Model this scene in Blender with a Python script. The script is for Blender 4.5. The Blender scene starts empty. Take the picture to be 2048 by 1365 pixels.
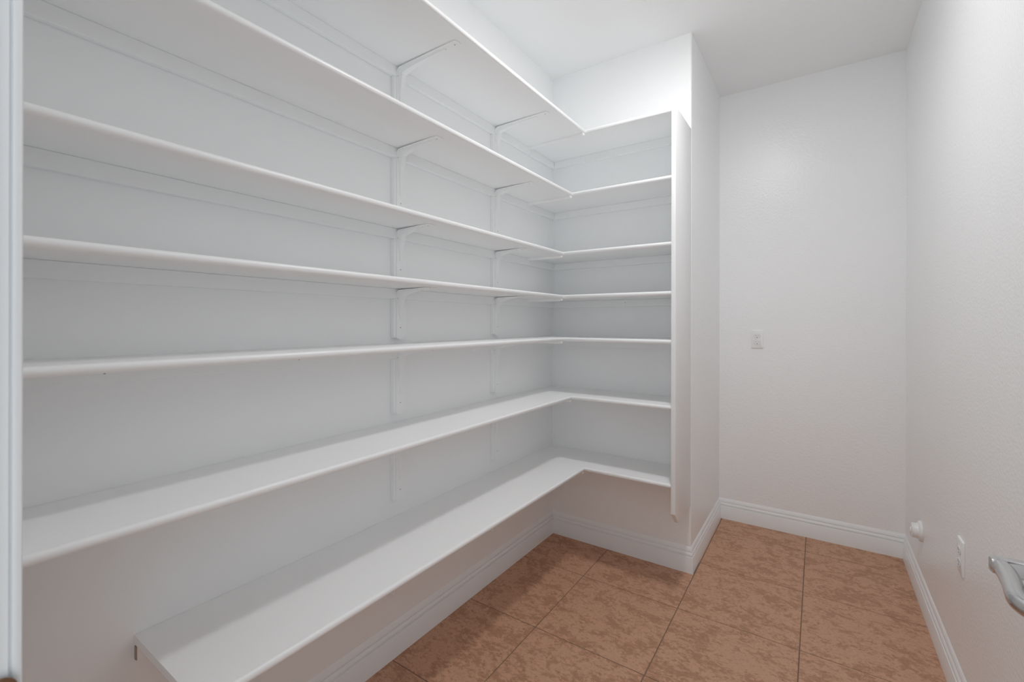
import bpy, bmesh, math
from mathutils import Vector, Matrix

scn = bpy.context.scene
COL = scn.collection
PI = math.pi

# ------------------------------------------------------------------ camera
cam_d = bpy.data.cameras.new('camera')
cam = bpy.data.objects.new('camera', cam_d)
COL.objects.link(cam)
cam_d.sensor_width = 36.0
cam_d.lens = 904.48 / 2048 * 36.0
cam_d.shift_y = -(682.5 - 646.27) / 2048
cam_d.clip_start = 0.01
CAMP = Vector((1.3323, 0.0, 1.2646))
YAW, ROLL = 0.59519, 0.00195
cam.matrix_world = (Matrix.Translation(CAMP) @ Matrix.Rotation(YAW, 4, 'Z')
                    @ Matrix.Rotation(PI / 2, 4, 'X') @ Matrix.Rotation(ROLL, 4, 'Z'))
cam_d.dof.use_dof = True
cam_d.dof.focus_distance = 2.4
cam_d.dof.aperture_fstop = 7.1
scn.camera = cam

# ------------------------------------------------------------------ world, exposure
scn.view_settings.view_transform = 'Standard'
scn.view_settings.look = 'None'
scn.view_settings.gamma = 1.0
scn.view_settings.exposure = 0.0
scn.view_settings.use_curve_mapping = False
WORLD_STRENGTH = 1.2
LAMP_STRENGTH = 150.0
LAMP_COLOR = (1.0, 0.985, 0.985, 1)
scn.cycles.max_bounces = 14
scn.cycles.diffuse_bounces = 12
scn.cycles.glossy_bounces = 6
scn.cycles.caustics_reflective = False
w = bpy.data.worlds.new('world')
scn.world = w
w.use_nodes = True
w.node_tree.nodes['Background'].inputs[0].default_value = (0.94, 0.97, 1.0, 1)
w.node_tree.nodes['Background'].inputs[1].default_value = WORLD_STRENGTH

# ------------------------------------------------------------------ materials
def new_mat(name):
    m = bpy.data.materials.new(name)
    m.use_nodes = True
    nt = m.node_tree
    return m, nt, nt.nodes['Principled BSDF']

def node(nt, kind, **kw):
    n = nt.nodes.new(kind)
    for k, v in kw.items():
        if k in n.inputs:
            n.inputs[k].default_value = v
        else:
            setattr(n, k, v)
    return n

def paint(name, col, rough, bump=0.0, scale=220.0, dist=0.001, spec=0.5, mottled=0.0):
    m, nt, b = new_mat(name)
    b.inputs['Roughness'].default_value = rough
    b.inputs['Specular IOR Level'].default_value = spec
    tc = node(nt, 'ShaderNodeTexCoord')
    if mottled:
        n = node(nt, 'ShaderNodeTexNoise', Scale=2.2, Detail=4.0)
        nt.links.new(tc.outputs['Object'], n.inputs['Vector'])
        r = node(nt, 'ShaderNodeValToRGB')
        r.color_ramp.elements[0].position = 0.3
        r.color_ramp.elements[1].position = 0.7
        r.color_ramp.elements[0].color = tuple(c * (1 - mottled) for c in col[:3]) + (1,)
        r.color_ramp.elements[1].color = col
        nt.links.new(n.outputs['Fac'], r.inputs[0])
        nt.links.new(r.outputs[0], b.inputs['Base Color'])
    else:
        b.inputs['Base Color'].default_value = col
    if bump:
        n1 = node(nt, 'ShaderNodeTexNoise', Scale=scale, Detail=2.0, Roughness=0.5)
        nt.links.new(tc.outputs['Object'], n1.inputs['Vector'])
        bp = node(nt, 'ShaderNodeBump', Strength=bump, Distance=dist)
        nt.links.new(n1.outputs['Fac'], bp.inputs['Height'])
        nt.links.new(bp.outputs[0], b.inputs['Normal'])
    return m

M_WALL = paint('wall_paint', (0.887, 0.90, 0.906, 1), 0.27, 0.42, 105, 0.0030, 0.4, 0.012)
M_SHELFWALL = paint('shelf_wall_paint', (0.889, 0.90, 0.904, 1), 0.5, 0.06, 160, 0.001, 0.35, 0.012)
M_CEIL = paint('ceiling_paint', (0.88, 0.89, 0.893, 1), 0.75, 0.12, 130, 0.0012, 0.25)
M_SHELF = paint('shelf_paint', (0.889, 0.90, 0.904, 1), 0.38, 0.05, 90, 0.0008, 0.45, 0.015)
M_TRIM = paint('trim_paint', (0.85, 0.882, 0.900, 1), 0.32, 0.0, spec=0.5)
M_BRACKET = paint('bracket_paint', (0.88, 0.89, 0.893, 1), 0.4, 0.03, 200, 0.0006)
M_PLASTIC = paint('white_plastic', (0.85, 0.86, 0.86, 1), 0.28)
M_PIPE = paint('pipe_paint', (0.83, 0.84, 0.84, 1), 0.3, 0.08, 120, 0.001)
M_DARK = paint('dark_recess', (0.02, 0.02, 0.02, 1), 0.6)
M_RAW = paint('raw_wood', (0.36, 0.27, 0.21, 1), 0.8, 0.2, 90, 0.001)
M_NAIL = paint('nail_filler', (0.28, 0.27, 0.26, 1), 0.6)

def metal(name, col, rough):
    m, nt, b = new_mat(name)
    b.inputs['Base Color'].default_value = col
    b.inputs['Metallic'].default_value = 1.0
    b.inputs['Roughness'].default_value = rough
    tc = node(nt, 'ShaderNodeTexCoord')
    n = node(nt, 'ShaderNodeTexNoise', Scale=60.0, Detail=3.0)
    nt.links.new(tc.outputs['Object'], n.inputs['Vector'])
    mr = node(nt, 'ShaderNodeMapRange')
    mr.inputs['To Min'].default_value = rough * 0.85
    mr.inputs['To Max'].default_value = rough * 1.2
    nt.links.new(n.outputs['Fac'], mr.inputs['Value'])
    nt.links.new(mr.outputs[0], b.inputs['Roughness'])
    return m
M_NICKEL = metal('satin_nickel', (0.60, 0.60, 0.60, 1), 0.15)
M_STRIKE = metal('bronze_strike', (0.30, 0.17, 0.10, 1), 0.3)
M_SCREW = metal('screw_metal', (0.6, 0.6, 0.6, 1), 0.4)

def tile_material():
    m, nt, b = new_mat('terracotta_tile')
    L = nt.links.new
    geo = node(nt, 'ShaderNodeNewGeometry')
    oi = node(nt, 'ShaderNodeObjectInfo')
    # every tile shows another patch of the glaze pattern
    off = node(nt, 'ShaderNodeVectorMath', operation='SCALE')
    cmb = node(nt, 'ShaderNodeCombineXYZ')
    L(oi.outputs['Random'], cmb.inputs[0]); L(oi.outputs['Random'], cmb.inputs[2])
    L(cmb.outputs[0], off.inputs[0]); off.inputs['Scale'].default_value = 17.0
    add = node(nt, 'ShaderNodeVectorMath', operation='ADD')
    L(geo.outputs['Position'], add.inputs[0]); L(off.outputs[0], add.inputs[1])
    mp = node(nt, 'ShaderNodeMapping')
    mp.inputs['Scale'].default_value = (0.80, 1.2, 1.0)
    L(add.outputs[0], mp.inputs['Vector'])
    def noise(sc, det, rough, dist=0.0):
        n = node(nt, 'ShaderNodeTexNoise', Scale=sc, Detail=det, Roughness=rough, Distortion=dist)
        L(mp.outputs[0], n.inputs['Vector'])
        return n
    big = noise(13.0, 5.0, 0.68, 0.4)
    mid = noise(60.0, 10.0, 0.8, 0.6)
    fine = noise(120.0, 9.0, 0.8, 0.8)
    # blotches: medium noise thresholded, threshold shifted by the large noise
    sm = node(nt, 'ShaderNodeMath', operation='MULTIPLY_ADD')
    L(big.outputs['Fac'], sm.inputs[0]); sm.inputs[1].default_value = 0.85
    L(mid.outputs['Fac'], sm.inputs[2])
    r1 = node(nt, 'ShaderNodeValToRGB')
    e = r1.color_ramp.elements
    e[0].position = 0.90; e[0].color = (0, 0, 0, 1)
    e[1].position = 1.10; e[1].color = (1, 1, 1, 1)
    sc = node(nt, 'ShaderNodeMath', operation='MULTIPLY'); sc.inputs[1].default_value = 1.0
    L(sm.outputs[0], sc.inputs[0])
    L(sc.outputs[0], r1.inputs[0])
    mix1 = node(nt, 'ShaderNodeMix', data_type='RGBA')
    mix1.inputs[6].default_value = TILE_A
    mix1.inputs[7].default_value = TILE_B
    L(r1.outputs[0], mix1.inputs[0])
    # thin dark veins
    r2 = node(nt, 'ShaderNodeValToRGB')
    e = r2.color_ramp.elements
    e[0].position = 0.54; e[0].color = (0, 0, 0, 1)
    e[1].position = 0.62; e[1].color = (1, 1, 1, 1)
    L(fine.outputs['Fac'], r2.inputs[0])
    vm = node(nt, 'ShaderNodeMath', operation='MULTIPLY'); vm.inputs[1].default_value = 0.62
    L(r2.outputs[0], vm.inputs[0])
    mix2 = node(nt, 'ShaderNodeMix', data_type='RGBA')
    L(vm.outputs[0], mix2.inputs[0]); L(mix1.outputs[2], mix2.inputs[6])
    mix2.inputs[7].default_value = TILE_C
    # soft large warm variation
    hs = node(nt, 'ShaderNodeHueSaturation')
    mr = node(nt, 'ShaderNodeMapRange')
    mr.inputs['From Min'].default_value = 0.3; mr.inputs['From Max'].default_value = 0.7
    mr.inputs['To Min'].default_value = 0.92; mr.inputs['To Max'].default_value = 1.08
    L(big.outputs['Fac'], mr.inputs['Value']); L(mr.outputs[0], hs.inputs['Value'])
    L(mix2.outputs[2], hs.inputs['Color'])
    L(hs.outputs[0], b.inputs['Base Color'])
    b.inputs['Roughness'].default_value = 0.55
    b.inputs['Specular IOR Level'].default_value = 0.35
    bp = node(nt, 'ShaderNodeBump', Strength=0.25, Distance=0.0008)
    L(mid.outputs['Fac'], bp.inputs['Height']); L(bp.outputs[0], b.inputs['Normal'])
    return m
TILE_A = (0.57, 0.335, 0.222, 1)
TILE_B = (0.39, 0.212, 0.130, 1)
TILE_C = (0.20, 0.10, 0.060, 1)
M_TILE = tile_material()
M_GROUT = paint('grout', (0.23, 0.155, 0.11, 1), 0.9, 0.4, 300, 0.0008, 0.2)

def emit_mat(name, col, s):
    m, nt, b = new_mat(name)
    b.inputs['Base Color'].default_value = (0.9, 0.9, 0.9, 1)
    b.inputs['Emission Color'].default_value = col
    b.inputs['Emission Strength'].default_value = s
    return m
M_GLOW = emit_mat('lamp_glass', LAMP_COLOR, LAMP_STRENGTH)

# ------------------------------------------------------------------ mesh helpers
def link_mesh(name, bm, mats, parent=None, smooth=None):
    bmesh.ops.recalc_face_normals(bm, faces=bm.faces[:])
    me = bpy.data.meshes.new(name)
    bm.to_mesh(me); bm.free()
    for m in (mats if isinstance(mats, (list, tuple)) else [mats]):
        me.materials.append(m)
    o = bpy.data.objects.new(name, me)
    COL.objects.link(o)
    if parent is not None:
        o.parent = parent
    if smooth is not None:
        for p in me.polygons:
            p.use_smooth = True
        # sharp edges by angle
        bm2 = bmesh.new(); bm2.from_mesh(me)
        for ed in bm2.edges:
            if len(ed.link_faces) == 2 and ed.calc_face_angle(0) > smooth:
                ed.smooth = False
        bm2.to_mesh(me); bm2.free()
    return o

def add_box(bm, lo, hi, bevel=0.0, seg=2, mat=0):
    lo = Vector(lo); hi = Vector(hi)
    r = bmesh.ops.create_cube(bm, size=1.0)
    vs = r['verts']
    for v in vs:
        v.co = Vector(((v.co.x + .5) * (hi.x - lo.x) + lo.x,
                       (v.co.y + .5) * (hi.y - lo.y) + lo.y,
                       (v.co.z + .5) * (hi.z - lo.z) + lo.z))
    fs = list({f for v in vs for f in v.link_faces})
    for f in fs:
        f.material_index = mat
    if bevel:
        es = list({e for v in vs for e in v.link_edges})
        bmesh.ops.bevel(bm, geom=es, offset=bevel, segments=seg, affect='EDGES', profile=0.5)
    return bm

def box(name, lo, hi, mat, parent=None, bevel=0.0, seg=2):
    bm = bmesh.new()
    add_box(bm, lo, hi, bevel, seg)
    return link_mesh(name, bm, mat, parent, 0.6 if bevel else None)

def loft(bm, rings, closed_ends=True, mat=0):
    """rings: lists of Vectors, same length, closed loops."""
    vr = [[bm.verts.new(p) for p in r] for r in rings]
    n = len(vr[0])
    for a, b in zip(vr, vr[1:]):
        for i in range(n):
            f = bm.faces.new((a[i], a[(i + 1) % n], b[(i + 1) % n], b[i]))
            f.material_index = mat
    if closed_ends:
        for r in (vr[0], vr[-1]):
            f = bm.faces.new(r)
            f.material_index = mat
    return vr

def moulding(name, prof, P, Q, nrm, m0, m1, mat, parent=None, smooth=0.7):
    """sweep prof [(distance from wall, z)] from P to Q; m0/m1 shift each end along the
    run by m*distance, which gives true mitres."""
    P = Vector(P); Q = Vector(Q); nrm = Vector(nrm)
    d = (Q - P).normalized()
    rings = []
    for base, m in ((P, m0), (Q, m1)):
        rings.append([base + nrm * a + Vector((0, 0, z)) + d * (m * a) for a, z in prof])
    bm = bmesh.new()
    loft(bm, rings)
    return link_mesh(name, bm, mat, parent, smooth)

def add_lathe(bm, prof, M, seg=32, mat=0, cap=True):
    """prof [(radius, height)] around local z, placed by matrix M"""
    rings = []
    for r, h in prof:
        rings.append([M @ Vector((r * math.cos(2 * PI * i / seg), r * math.sin(2 * PI * i / seg), h)) for i in range(seg)])
    loft(bm, rings, cap, mat)

def tag(o, label, cat, group=None):
    o['label'] = label; o['category'] = cat
    if group:
        o['group'] = group
    return o

def struct(o, label=None):
    o['kind'] = 'structure'
    if label:
        o['label'] = label
    return o

def empty(name, loc=(0, 0, 0)):
    o = bpy.data.objects.new(name, None)
    o.empty_display_size = 0.05
    o.location = loc
    COL.objects.link(o)
    return o

def copy_tree(o, loc, parent=None):
    c = o.copy(); COL.objects.link(c)
    c.parent = parent
    if loc is not None:
        c.location = loc
    for ch in o.children:
        copy_tree(ch, None, c)
    return c

# ------------------------------------------------------------------ room measures (metres)
H = 2.74            # ceiling
YN = 2.4064         # back of the shelved niche
XJ = 0.7989         # jog corner
YB = 3.2045         # far wall
XR = 1.7241         # right wall
YF = 0.073          # room face of the doorway wall
YO = -0.05          # hall face of the doorway wall
T = 0.12

# ------------------------------------------------------------------ shell
struct(box('wall_left', (-T, YO, 0), (0, YN, H), M_SHELFWALL), 'smooth white painted wall behind the long shelves')
bm = bmesh.new()
add_box(bm, (-T, YN, 0), (XJ, YB + T, H))
ed = [e for e in bm.edges if all(abs(v.co.x - XJ) < 1e-4 and abs(v.co.y - YN) < 1e-4 for v in e.verts)]
bmesh.ops.bevel(bm, geom=ed, offset=0.009, segments=5, affect='EDGES', profile=0.5)
struct(link_mesh('wall_niche', bm, M_WALL, None, 0.5), 'white wall block at the short shelves, turning the corner to the far alcove')
struct(box('wall_back', (XJ, YB, 0), (XR, YB + T, H), M_WALL), 'textured white far wall with the outlet')
struct(box('wall_right', (XR, YO, 0), (XR + T, YB + T, H), M_WALL), 'textured white wall on the right')
struct(box('ceiling', (-T, YO, H), (XR + T, YB + T, H + 0.1), M_CEIL), 'plain white ceiling')

# doorway wall around the opening the camera stands in
OX0, OX1, OZ = 0.725, 1.660, 2.06
bm = bmesh.new()
add_box(bm, (0, YO, 0), (OX0, YF, H))
add_box(bm, (OX1, YO, 0), (XR, YF, H))
add_box(bm, (OX0, YO, OZ), (OX1, YF, H))
struct(link_mesh('wall_front', bm, M_WALL), 'doorway wall')

# floor: mortar bed + single tiles
floor = box('floor', (-T, -1.2, -0.08), (XR + T, YB + T, -0.0018), M_GROUT)
struct(floor, 'terracotta coloured ceramic tile floor with narrow brown grout')
GX = [0.361 - 0.457, 0.361, 0.8175, 1.2745, 1.7315]
GY = [1.612 - 0.4585 * k for k in range(6, 0, -1)] + [1.612, 2.0735, 2.532, 2.990, 3.448]
g = 0.0019
for i in range(len(GX) - 1):
    for j in range(len(GY) - 1):
        x0, x1 = GX[i] + g, GX[i + 1] - g
        y0, y1 = GY[j] + g, GY[j + 1] - g
        x0 = max(x0, 0.001); x1 = min(x1, XR - 0.001); y1 = min(y1, YB - 0.001)
        if y0 >= y1:
            continue
        if x0 < XJ:
            if y0 > YN:                        # behind the niche wall
                if x1 > XJ + 0.01: x0 = XJ + 0.001
                else: continue
            elif x1 <= XJ + 0.019:
                y1 = min(y1, YN - 0.001)
        bmt = bmesh.new()
        cx, cy = (x0 + x1) / 2, (y0 + y1) / 2
        hx, hy = (x1 - x0) / 2, (y1 - y0) / 2
        if x1 > XJ + 0.019 and x0 < XJ and y1 > YN:
            pass
        b_ = 0.0012
        rings = []
        for ins, z in ((0, -0.006), (0, -b_), (b_ * 0.4, -b_ * 0.3), (b_ * 1.3, 0.0)):
            rings.append([Vector((sx * (hx - ins), sy * (hy - ins), z)) for sx, sy in ((-1, -1), (1, -1), (1, 1), (-1, 1))])
        loft(bmt, rings)
        t = link_mesh('tile', bmt, M_TILE, floor)
        t.location = (cx, cy, 0)

# baseboards: stepped profile with two fine grooves
BB = [(0.0, 0.0), (0.0140, 0.0), (0.0140, 0.0815), (0.0134, 0.0832), (0.0082, 0.0838), (0.0082, 0.0858),
      (0.0118, 0.0870), (0.0124, 0.0905), (0.0118, 0.0950), (0.0100, 0.1000), (0.0080, 0.1040),
      (0.0030, 0.1050), (0.0030, 0.1068), (0.0075, 0.1074), (0.0070, 0.1110), (0.0055, 0.1180), (0.0030, 0.1250), (0.0, 0.1300)]
def base_run(name, P, Q, nrm, m0, m1, lab):
    return struct(moulding(name, BB, P, Q, nrm, m0, m1, M_TRIM, None, 0.5), lab)
base_run('baseboard_left', (0, YF, 0), (0, YN, 0), (1, 0, 0), 0, -1, 'white stepped baseboard under the long bottom shelf')
base_run('baseboard_niche', (0, YN, 0), (XJ, YN, 0), (0, -1, 0), 1, 1, 'white stepped baseboard under the short bottom shelf')
base_run('baseboard_jog', (XJ, YN, 0), (XJ, YB, 0), (1, 0, 0), -1, -1, 'white stepped baseboard along the side of the wall corner')
base_run('baseboard_back', (XJ, YB, 0), (XR, YB, 0), (0, -1, 0), 1, -1, 'white stepped baseboard under the far wall')
base_run('baseboard_right', (XR, YF, 0), (XR, YB, 0), (-1, 0, 0), 0, -1, 'white stepped baseboard along the right wall')

# door jamb and casing on the left (trim_1) and right/head (trim_2, trim_3)
bm = bmesh.new()
# jamb board
add_box(bm, (OX0, YO - 0.002, 0), (0.7445, YF, OZ - 0.02), 0.001, 1)
jl = link_mesh('trim_1', bm, M_TRIM, None, 0.6)
struct(jl, 'white painted door jamb with moulded casing at the left edge')
# moulded casing on the room side; inner edge rounded with a fine groove
cas = [(0.0, 0.0), (0.075, 0.0), (0.0765, 0.0020), (0.0765, 0.0085), (0.0735, 0.0094), (0.0735, 0.0106), (0.0762, 0.0116),
       (0.0765, 0.0140), (0.0752, 0.0166), (0.0725, 0.0178), (0.060, 0.0165), (0.050, 0.0125), (0.020, 0.0125), (0.004, 0.0100), (0.0, 0.006)]
bm = bmesh.new()
XC = 0.7400 - 0.0765
rings = [[Vector((XC + a, YF + t_, z)) for a, t_ in cas] for z in (0.0, OZ - 0.012)]
loft(bm, rings)
link_mesh('casing', bm, M_TRIM, jl, 0.6)
# strike plate with curved lip
bm = bmesh.new()
N = 10
out = []
y0_, y1_, z0_, z1_ = 0.028, 0.0868, 0.898, 0.9545
rr = 0.012
for (cx_, cz_, a0) in ((y1_ - rr, z1_ - rr, 0), (y0_ + 0.004, z1_ - 0.004, 90), (y0_ + 0.004, z0_ + 0.004, 180), (y1_ - rr, z0_ + rr, 270)):
    r_ = rr if cx_ > 0.05 else 0.004
    for k in range(N + 1):
        a = math.radians(a0 + 90 * k / N)
        out.append((cx_ + r_ * math.cos(a), cz_ + r_ * math.sin(a)))
rings = [[Vector((x, a, c)) for a, c in out] for x in (0.7446, 0.7462)]
loft(bm, rings)
sp = link_mesh('strike_plate', bm, M_STRIKE, jl)
sp['label'] = 'brown metal strike plate'

bm = bmesh.new()
add_box(bm, (1.6405, YO - 0.002, 0), (OX1, YF, OZ - 0.02), 0.001, 1)
struct(link_mesh('trim_2', bm, M_TRIM, None, 0.6), 'white painted door jamb on the hinge side')
bm = bmesh.new()
add_box(bm, (OX0, YO - 0.002, OZ - 0.02), (OX1, YF, OZ), 0.001, 1)
struct(link_mesh('trim_3', bm, M_TRIM, None, 0.6), 'white painted door head')

# ------------------------------------------------------------------ open door along the right wall, with its lever
DX0, DX1 = 1.595, 1.630
DY0, DY1 = 0.080, 0.962
bm = bmesh.new()
add_box(bm, (DX0, DY0, 0.012), (DX1, DY1, 2.025), 0.0015, 1)
door = link_mesh('door_1', bm, M_TRIM, None, 0.6)
struct(door, 'white door swung open against the right wall')
for (za, zb) in ((0.20, 0.86), (1.02, 1.88)):
    bm = bmesh.new()
    # raised frame moulding around a flat field
    ya, yb = DY0 + 0.12, DY1 - 0.12
    rings = []
    for ins, x in ((0.0, DX0), (0.006, DX0 - 0.004), (0.016, DX0 - 0.004), (0.026, DX0)):
        rings.append([Vector((x, y, z)) for y, z in ((ya + ins, za + ins), (yb - ins, za + ins), (yb - ins, zb - ins), (ya + ins, zb - ins))])
    loft(bm, rings, True)
    link_mesh('panel_moulding', bm, M_TRIM, door, 0.4)

def rounded_rect(w_, h_, r, n=5):
    pts = []
    for cx_, cy_, a0 in ((w_ / 2 - r, h_ / 2 - r, 0), (-w_ / 2 + r, h_ / 2 - r, 90), (-w_ / 2 + r, -h_ / 2 + r, 180), (w_ / 2 - r, -h_ / 2 + r, 270)):
        for k in range(n + 1):
            a = math.radians(a0 + 90 * k / n)
            pts.append((cx_ + r * math.cos(a), cy_ + r * math.sin(a)))
    return pts

def catmull(pts, n):
    res = []
    P = [pts[0]] + list(pts) + [pts[-1]]
    for i in range(1, len(P) - 2):
        for k in range(n):
            t = k / n
            a, b, c, d = (Vector(P[i - 1]), Vector(P[i]), Vector(P[i + 1]), Vector(P[i + 2]))
            res.append(0.5 * ((2 * b) + (-a + c) * t + (2 * a - 5 * b + 4 * c - d) * t * t + (-a + 3 * b - 3 * c + d) * t ** 3))
    res.append(Vector(pts[-1]))
    return res

def sweep_flat(bm, path, sizes, rfrac=0.42):
    """sweep a rounded rectangle (width across in plan, height in z) along a path in plan"""
    rings = []
    for i, p in enumerate(path):
        a = path[max(i - 1, 0)]; b = path[min(i + 1, len(path) - 1)]
        t = (b - a).normalized()
        s = Vector((-t.y, t.x, 0)).normalized()
        w_, h_ = sizes(i / (len(path) - 1))
        rings.append([p + s * u + Vector((0, 0, v)) for u, v in rounded_rect(w_, h_, min(w_, h_) * rfrac)])
    loft(bm, rings)

HZ = 0.9265
handle = link_mesh('door_handle', (lambda b: (add_lathe(b, [(0.0325, 0.0), (0.0325, 0.004), (0.030, 0.008), (0.016, 0.010), (0.012, 0.012)],
        Matrix.Translation((DX0, 0.905, HZ)) @ Matrix.Rotation(-PI / 2, 4, 'Y'), 40), b)[1])(bmesh.new()), M_NICKEL, door, 0.5)
handle['label'] = 'satin silver lever handle'
bm = bmesh.new()
neck = [Vector((1.586, 0.9055, HZ)), Vector((1.572, 0.9055, HZ)), Vector((1.556, 0.9055, HZ)), Vector((1.540, 0.9050, HZ)), Vector((1.5335, 0.9045, HZ))]
sweep_flat(bm, neck, lambda t: (0.0165 - 0.0035 * max(0, t - 0.9) / 0.1, 0.0225 - 0.004 * max(0, t - 0.9) / 0.1), 0.2)
link_mesh('neck', bm, M_NICKEL, handle, 0.6)
bm = bmesh.new()
lp = catmull([(1.5425, 0.906, HZ), (1.5440, 0.885, HZ), (1.5415, 0.850, HZ), (1.5375, 0.822, HZ), (1.5355, 0.803, HZ), (1.5380, 0.790, HZ),
              (1.5430, 0.7840, HZ), (1.5560, 0.7840, HZ), (1.5700, 0.7850, HZ)], 7)
sweep_flat(bm, lp, lambda t: (0.0205, 0.0210), 0.42)
link_mesh('lever', bm, M_NICKEL, handle, 0.9)

# ------------------------------------------------------------------ ceiling lamp (above the frame)
LX, LY = 0.985, 1.60
lamp = empty('ceiling_light', (LX, LY, H))
tag(lamp, 'round flush ceiling light with a shallow glowing white glass lens', 'ceiling light')
bm = bmesh.new()
add_lathe(bm, [(0.112, 0.0), (0.112, -0.010), (0.104, -0.018), (0.091, -0.020)], Matrix.Identity(4), 40)
link_mesh('base_ring', bm, M_NICKEL, lamp, 0.5)
bm = bmesh.new()
add_lathe(bm, [(0.090, -0.018), (0.088, -0.022), (0.078, -0.027), (0.045, -0.031), (0.006, -0.032)], Matrix.Identity(4), 40)
link_mesh('glass_lens', bm, M_GLOW, lamp, 0.9)

# ------------------------------------------------------------------ shelves
TH = 0.019
YS = 2.112      # front of the short shelves
PX0, PX1 = 0.7785, 0.798
SH = [  # name for labels, top z, depth of the long shelf
    ('lowest', 0.528, 0.350),
    ('second lowest', 0.886, 0.278),
    ('third lowest', 1.1875, 0.226),
    ('middle', 1.4115, 0.226),
    ('third highest', 1.638, 0.226),
    ('second highest', 1.942, 0.278),
    ('topmost', 2.249, 0.350),
]
NOSE = []
for k in range(9):
    a = -PI / 2 + PI * k / 8
    NOSE.append((0.0095 * math.cos(a) * 0.85, -TH / 2 + (TH / 2 + 0.0004) * math.sin(a)))
NOSE = [(-0.0006, -TH - 0.0004)] + NOSE + [(-0.0006, 0.0004)]
ND = 0.0095 * 0.85

extra_long = {
    'lowest': 'deep white long shelf nearest the floor, its cut end free of the doorway wall',
    'second lowest': 'white long shelf second from the floor, its bright top seen in full',
    'third lowest': 'narrow white long shelf at eye height, third from the floor',
    'middle': 'narrow white long shelf fourth from the floor, middle of the seven',
    'third highest': 'narrow white long shelf third from the top, running the left wall',
    'second highest': 'white long shelf second from the top, running the left wall',
    'topmost': 'deep white long shelf at the very top of the left wall',
}
extra_short = {
    'lowest': 'short white shelf nearest the floor in the niche, beside the end panel',
    'second lowest': 'short white shelf second from the floor in the niche, beside the end panel',
    'third lowest': 'short white shelf third from the floor in the niche, seen edge on',
    'middle': 'short white shelf fourth from the floor in the niche, middle of the seven',
    'third highest': 'short white shelf third from the top in the niche',
    'second highest': 'short white shelf second from the top in the niche',
    'topmost': 'short white shelf at the very top of the niche, level with the panel top',
}
E_ = 0.0006
BRK_Y = (1.183, 1.808)
def nail(parent, p, axis):
    bm = bmesh.new()
    add_lathe(bm, [(0.0022, 0.0), (0.0020, 0.0006)], Matrix.Translation(p) @ (Matrix.Rotation(PI / 2, 4, 'Y') if axis == 'x' else Matrix.Rotation(PI / 2, 4, 'X')), 8)
    n_ = link_mesh('nail_head', bm, M_NAIL, parent)
    return n_
for nm, z, D in SH:
    ys = 0.3834 if nm == 'lowest' else YF + 0.019
    # long shelf
    s = empty('long_shelf', (E_, ys, z - TH))
    tag(s, extra_long[nm], 'shelf', 'long shelves on the left wall')
    yj = YS + ND
    b = box('board', (0, 0, 0), (D - ND - E_, yj - ys, TH), M_SHELF, s, 0.0006, 1)
    moulding('nosing', NOSE, (D - ND - E_, 0, TH), (D - ND - E_, yj - ys, TH), (1, 0, 0), 0, -1, M_SHELF, s, 0.9)
    # wall cleat under the back edge
    c = box('wall_cleat', (0, 0.001, -0.0385), (0.0175, yj - ys - 0.0002, -0.0002), M_SHELFWALL, s, 0.0012, 1)
    if nm == 'third lowest':
        for yy in (0.325, 0.780):
            nail(c, (0.0175, yy - ys, -0.018), 'x')
    if nm == 'lowest':
        r = box('cleat_end', (0.006, -0.0012, -0.034), (0.0165, 0.0012, -0.003), M_RAW, c)
        r['label'] = 'bare brown wood end'
    # half-round strip that carries the joint with the short shelf
    bm = bmesh.new()
    rings = []
    for x in (0.0178, D - 0.014, D - 0.008, D - 0.005):
        rr_ = 0.0115 if x < D - 0.010 else (0.0105 if x < D - 0.006 else 0.0085)
        ring = []
        for k in range(11):
            a = PI + PI * k / 10
            ring.append(Vector((x - E_, yj - ys - 0.0125 + rr_ * math.cos(a), (rr_ + 0.002) * math.sin(a) - 0.0002)))
        rings.append(ring)
    loft(bm, rings)
    link_mesh('joint_strip', bm, M_SHELF, s, 0.8)
    # short shelf
    q = empty('short_shelf', (0.0, yj, z - TH))
    tag(q, extra_short[nm], 'shelf', 'short shelves in the niche')
    box('board', (E_, 0.0003, 0), (PX0 - 0.0003, YN - yj - E_, TH), M_SHELF, q, 0.0006, 1)
    moulding('nosing', NOSE, (D - ND, 0, TH), (PX0 - 0.0003, 0, TH), (0, -1, 0), 1, 0, M_SHELF, q, 0.9)
    box('side_cleat', (E_, 0.0006, -0.0385), (0.0175, YN - yj - E_, -0.0002), M_SHELFWALL, q, 0.0012, 1)
    cn = box('wall_cleat', (0.0182, YN - yj - 0.0175, -0.0385), (PX0 - 0.0003, YN - yj - E_, -0.0002), M_SHELFWALL, q, 0.0012, 1)
    if nm == 'middle':
        nail(cn, (0.460, YN - yj - 0.0175, -0.016), 'y')

# vertical end panel closing the short shelves
bm = bmesh.new()
prof = [(2.108, 0.396), (2.176, 0.334), (YN - E_, 0.334), (YN - E_, 2.2500), (2.108, 2.2500)]
loft(bm, [[Vector((x, y, z)) for y, z in prof] for x in (PX0, PX1)])
bmesh.ops.bevel(bm, geom=bm.edges[:], offset=0.0009, segments=2, affect='EDGES', profile=0.5)
tag(link_mesh('end_panel', bm, M_SHELF, None, 0.5), 'tall white side board closing the short shelves, with a clipped bottom corner', 'panel')

# ------------------------------------------------------------------ shelf brackets
def screw(parent, M, r=0.0042):
    bm = bmesh.new()
    add_lathe(bm, [(r, 0.0), (r * 0.85, 0.0010), (r * 0.45, 0.0014)], M, 14)
    s_ = link_mesh('screw', bm, M_BRACKET, parent, 0.8)
    bm = bmesh.new()
    add_lathe(bm, [(r * 0.40, 0.0012), (r * 0.38, 0.0017)], M, 8)
    link_mesh('screw_recess', bm, M_DARK, s_)
    return s_

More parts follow.
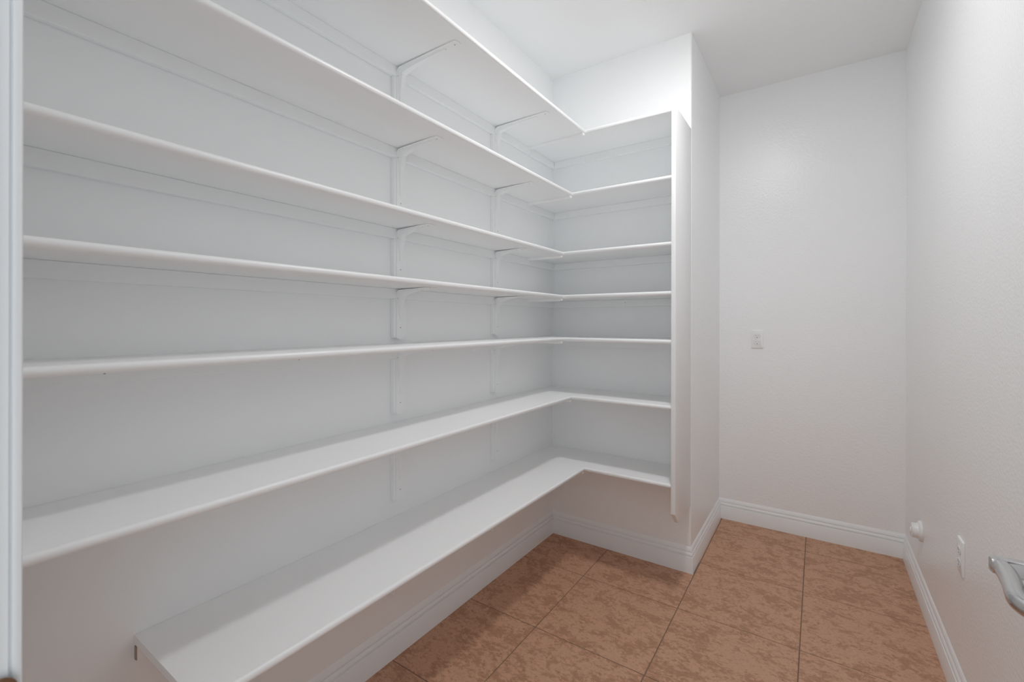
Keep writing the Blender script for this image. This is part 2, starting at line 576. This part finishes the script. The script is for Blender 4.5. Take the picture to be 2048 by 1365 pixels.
def bracket_path(leg, arm, R=0.018, sag=0.0048):
    """plan of the steel strip in the x/z plane, from the foot of the leg up and out along the arm"""
    pts = []
    n = 10
    for k in range(n):
        pts.append((0.0, -leg + (leg - R - sag) * k / n))
    for k in range(9):
        a = PI - (PI / 2) * k / 8
        pts.append((R + R * math.cos(a), -R - sag + R * math.sin(a)))
    for k in range(1, n + 1):
        t = k / n
        pts.append((R + (arm - R) * t, -sag * (1 - t)))
    return pts

def make_bracket(leg, arm):
    root = empty('shelf_bracket', (0, 0, 0))
    X0 = 0.0182
    W = 0.038
    pts = bracket_path(leg, arm)
    L = [0]
    for a, b in zip(pts, pts[1:]):
        L.append(L[-1] + math.hypot(b[0] - a[0], b[1] - a[1]))
    tot = L[-1]
    cor = leg
    def normal(i):
        a = pts[max(i - 1, 0)]; b = pts[min(i + 1, len(pts) - 1)]
        tx, tz = b[0] - a[0], b[1] - a[1]
        l = math.hypot(tx, tz)
        return (tz / l, -tx / l)       # towards the inside of the corner
    # wood backing block on the wall
    box('backing_block', (0.0002, -0.030, -leg - 0.004), (0.0178, 0.030, -0.0388), M_SHELFWALL, root, 0.001, 1)
    # steel strip
    bm = bmesh.new()
    rings = []
    for i, (x, z) in enumerate(pts):
        nx, nz = normal(i)
        s_ = L[i]
        e = min(s_, tot - s_)
        wd = W / 2
        ring = []
        th = 0.0022
        for y, o in ((-wd, 0), (wd, 0), (wd, th), (-wd, th)):
            ring.append(Vector((X0 + x + nx * o, y, z + nz * o)))
        rings.append(ring)
    # rounded ends
    def end_rings(i, sgn):
        x, z = pts[i]; nx, nz = normal(i)
        a = pts[i]; b = pts[i + 1] if i == 0 else pts[i - 1]
        dx, dz = a[0] - b[0], a[1] - b[1]
        l = math.hypot(dx, dz); dx /= l; dz /= l
        res = []
        for k in range(1, 6):
            an = PI / 2 * k / 5.2
            ww = W / 2 * math.cos(an) ** 0.8
            ext = 0.010 * math.sin(an)
            res.append([Vector((X0 + x + dx * ext + nx * o, y, z + dz * ext + nz * o)) for y, o in ((-ww, 0), (ww, 0), (ww, 0.0022), (-ww, 0.0022))])
        return res
    # pull the ends in so that the rounded tips land on the nominal length
    A = end_rings(0, -1); B = end_rings(len(pts) - 1, 1)
    rings = A[::-1] + rings + B
    loft(bm, rings)
    link_mesh('steel_strip', bm, M_BRACKET, root, 0.5)
    # stamped stiffening rib: wide and deep at the corner, running out to a point at both ends
    bm = bmesh.new()
    rings = []
    m = len(pts)
    for i in range(1, m - 1):
        x, z = pts[i]; nx, nz = normal(i)
        s_ = L[i]
        if s_ <= cor:
            f = max(0.0, (s_ - 0.050) / (cor - 0.050))
        else:
            f = max(0.0, 1 - (s_ - cor) / (tot - cor - 0.035))
        dist_c = abs(s_ - (cor - 0.010))
        bump = math.exp(-(dist_c / 0.045) ** 2)
        dep = 0.0005 + 0.011 * f ** 0.6 + 0.012 * bump * 1.0
        if f <= 0: dep = 0.0
        wd = 0.003 + 0.0125 * f ** 0.8
        if f <= 0: continue
        # the rib's inner line is an arc well inside the corner
        ring = []
        for y, o in ((-wd, 0.0018), (-wd * 0.93, dep * 0.8 + 0.0015), (-wd * 0.70, dep + 0.0022), (wd * 0.70, dep + 0.0022), (wd * 0.93, dep * 0.8 + 0.0015), (wd, 0.0018)):
            px_, pz_ = x + nx * o, z + nz * o
            ring.append(Vector((X0 + px_, y, pz_)))
        rings.append(ring)
    loft(bm, rings)
    link_mesh('stiffening_rib', bm, M_BRACKET, root, 0.7)
    Mw = lambda y, z: Matrix.Translation((X0 + 0.0022, y, z)) @ Matrix.Rotation(PI / 2, 4, 'Y')
    Ma = lambda x, y, z: Matrix.Translation((X0 + x, y, z)) @ Matrix.Rotation(PI, 4, 'X')
    screw(root, Mw(0.0, -leg + 0.034))
    screw(root, Mw(-0.0163 + 0.0015, -0.036), 0.0030)
    screw(root, Ma(arm - 0.010, 0.0, -0.0024))
    screw(root, Ma(0.030, -0.0150, -0.0050), 0.0030)
    return root

spec = [(0.272, 0.300), (0.278, 0.235), (0.250, 0.190), (0.190, 0.175), (0.197, 0.165), (0.250, 0.205), (0.250, 0.290)]
colname = ('in the column nearer the doorway', 'in the column nearer the niche corner')
for (nm, z, D), (leg, arm) in zip(SH, spec):
    proto = None
    for k, y in enumerate(BRK_Y):
        loc = (0, y, z - TH - 0.0002)
        if proto is None:
            proto = make_bracket(leg - 0.010, arm - 0.008); proto.location = loc; b = proto
        else:
            b = copy_tree(proto, loc)
        tag(b, 'white steel bracket under the %s long shelf, %s' % (nm, colname[k]), 'bracket', 'brackets under the long shelves')

# ------------------------------------------------------------------ outlets
def make_outlet(M, label):
    """local: x right, y up, z out of the wall"""
    root = empty('electrical_outlet')
    root.matrix_world = M
    w_, h_ = 0.070, 0.114
    bm = bmesh.new()
    rings = []
    for ins, z in ((0, 0.0003), (0, 0.0035), (0.0010, 0.0052), (0.0030, 0.0062)):
        rings.append([Vector((a, b, z)) for a, b in rounded_rect(w_ - 2 * ins, h_ - 2 * ins, 0.003, 4)])
    loft(bm, rings)
    link_mesh('cover_plate', bm, M_PLASTIC, root, 0.6)
    for s in (1, -1):
        cy = s * 0.0195
        bm = bmesh.new()
        prof = []
        for k in range(28):
            a = 2 * PI * k / 28
            prof.append((0.0165 * math.cos(a), max(-0.0125, min(0.0125, 0.0165 * math.sin(a)))))
        # dark joint round the receptacle, then the face
        loft(bm, [[Vector((x * 1.045, cy + y * 1.05, z)) for x, y in prof] for z in (0.0060, 0.0064)], True, 1)
        loft(bm, [[Vector((x * f, cy + y * f, z)) for x, y in prof] for f, z in ((1, 0.0060), (1, 0.0078), (0.95, 0.0084))])
        rc = link_mesh('receptacle', bm, [M_PLASTIC, paint_gap], root, 0.6)
        bm = bmesh.new()
        for sx, hh in ((-0.0063, 0.0040), (0.0063, 0.0034)):
            add_box(bm, (sx - 0.0009, cy + 0.0030 - hh, 0.0080), (sx + 0.0009, cy + 0.0030 + hh, 0.0087))
        add_lathe(bm, [(0.0024, 0.0080), (0.0024, 0.0087)], Matrix.Translation((0, cy - 0.0078, 0)), 12)
        link_mesh('slots', bm, M_DARK, rc)
    bm = bmesh.new()
    add_lathe(bm, [(0.0028, 0.0060), (0.0026, 0.0070), (0.0014, 0.0073)], Matrix.Identity(4), 12)
    link_mesh('screw', bm, M_PLASTIC, root, 0.8)
    tag(root, label, 'outlet')
    return root
paint_gap = paint('outlet_joint', (0.25, 0.25, 0.25, 1), 0.6)
# far wall faces -y
Mo = Matrix(((1, 0, 0, 1.0165), (0, 0, -1, YB), (0, 1, 0, 1.1655), (0, 0, 0, 1)))
make_outlet(Mo, 'white duplex outlet mounted on the far wall at chest height')
Mo = Matrix(((0, 0, -1, XR), (-1, 0, 0, 2.056), (0, 1, 0, 0.501), (0, 0, 0, 1)))
make_outlet(Mo, 'white duplex outlet low on the right wall, seen nearly edge on')

# ------------------------------------------------------------------ capped pipe stub on the right wall
pipe = empty('pipe_stub', (XR, 2.757, 0.317))
tag(pipe, 'white capped pipe stub with a round wall flange low on the right wall', 'pipe')
R90 = Matrix.Rotation(-PI / 2, 4, 'Y')
bm = bmesh.new()
add_lathe(bm, [(0.046, 0.0003), (0.0465, 0.003), (0.0455, 0.006), (0.0445, 0.008), (0.041, 0.0115), (0.036, 0.0135)], R90, 40)
link_mesh('wall_flange', bm, M_PIPE, pipe, 0.6)
bm = bmesh.new()
add_lathe(bm, [(0.0345, 0.012), (0.0335, 0.017), (0.0325, 0.020), (0.0325, 0.029), (0.033, 0.0295), (0.033, 0.031)], R90, 40)
link_mesh('pipe_barrel', bm, M_PIPE, pipe, 0.6)
bm = bmesh.new()
add_lathe(bm, [(0.030, 0.0305), (0.0315, 0.032), (0.031, 0.035), (0.028, 0.0365), (0.013, 0.0368), (0.012, 0.040), (0.002, 0.040)], R90, 40)
link_mesh('end_cap', bm, M_PIPE, pipe, 0.6)
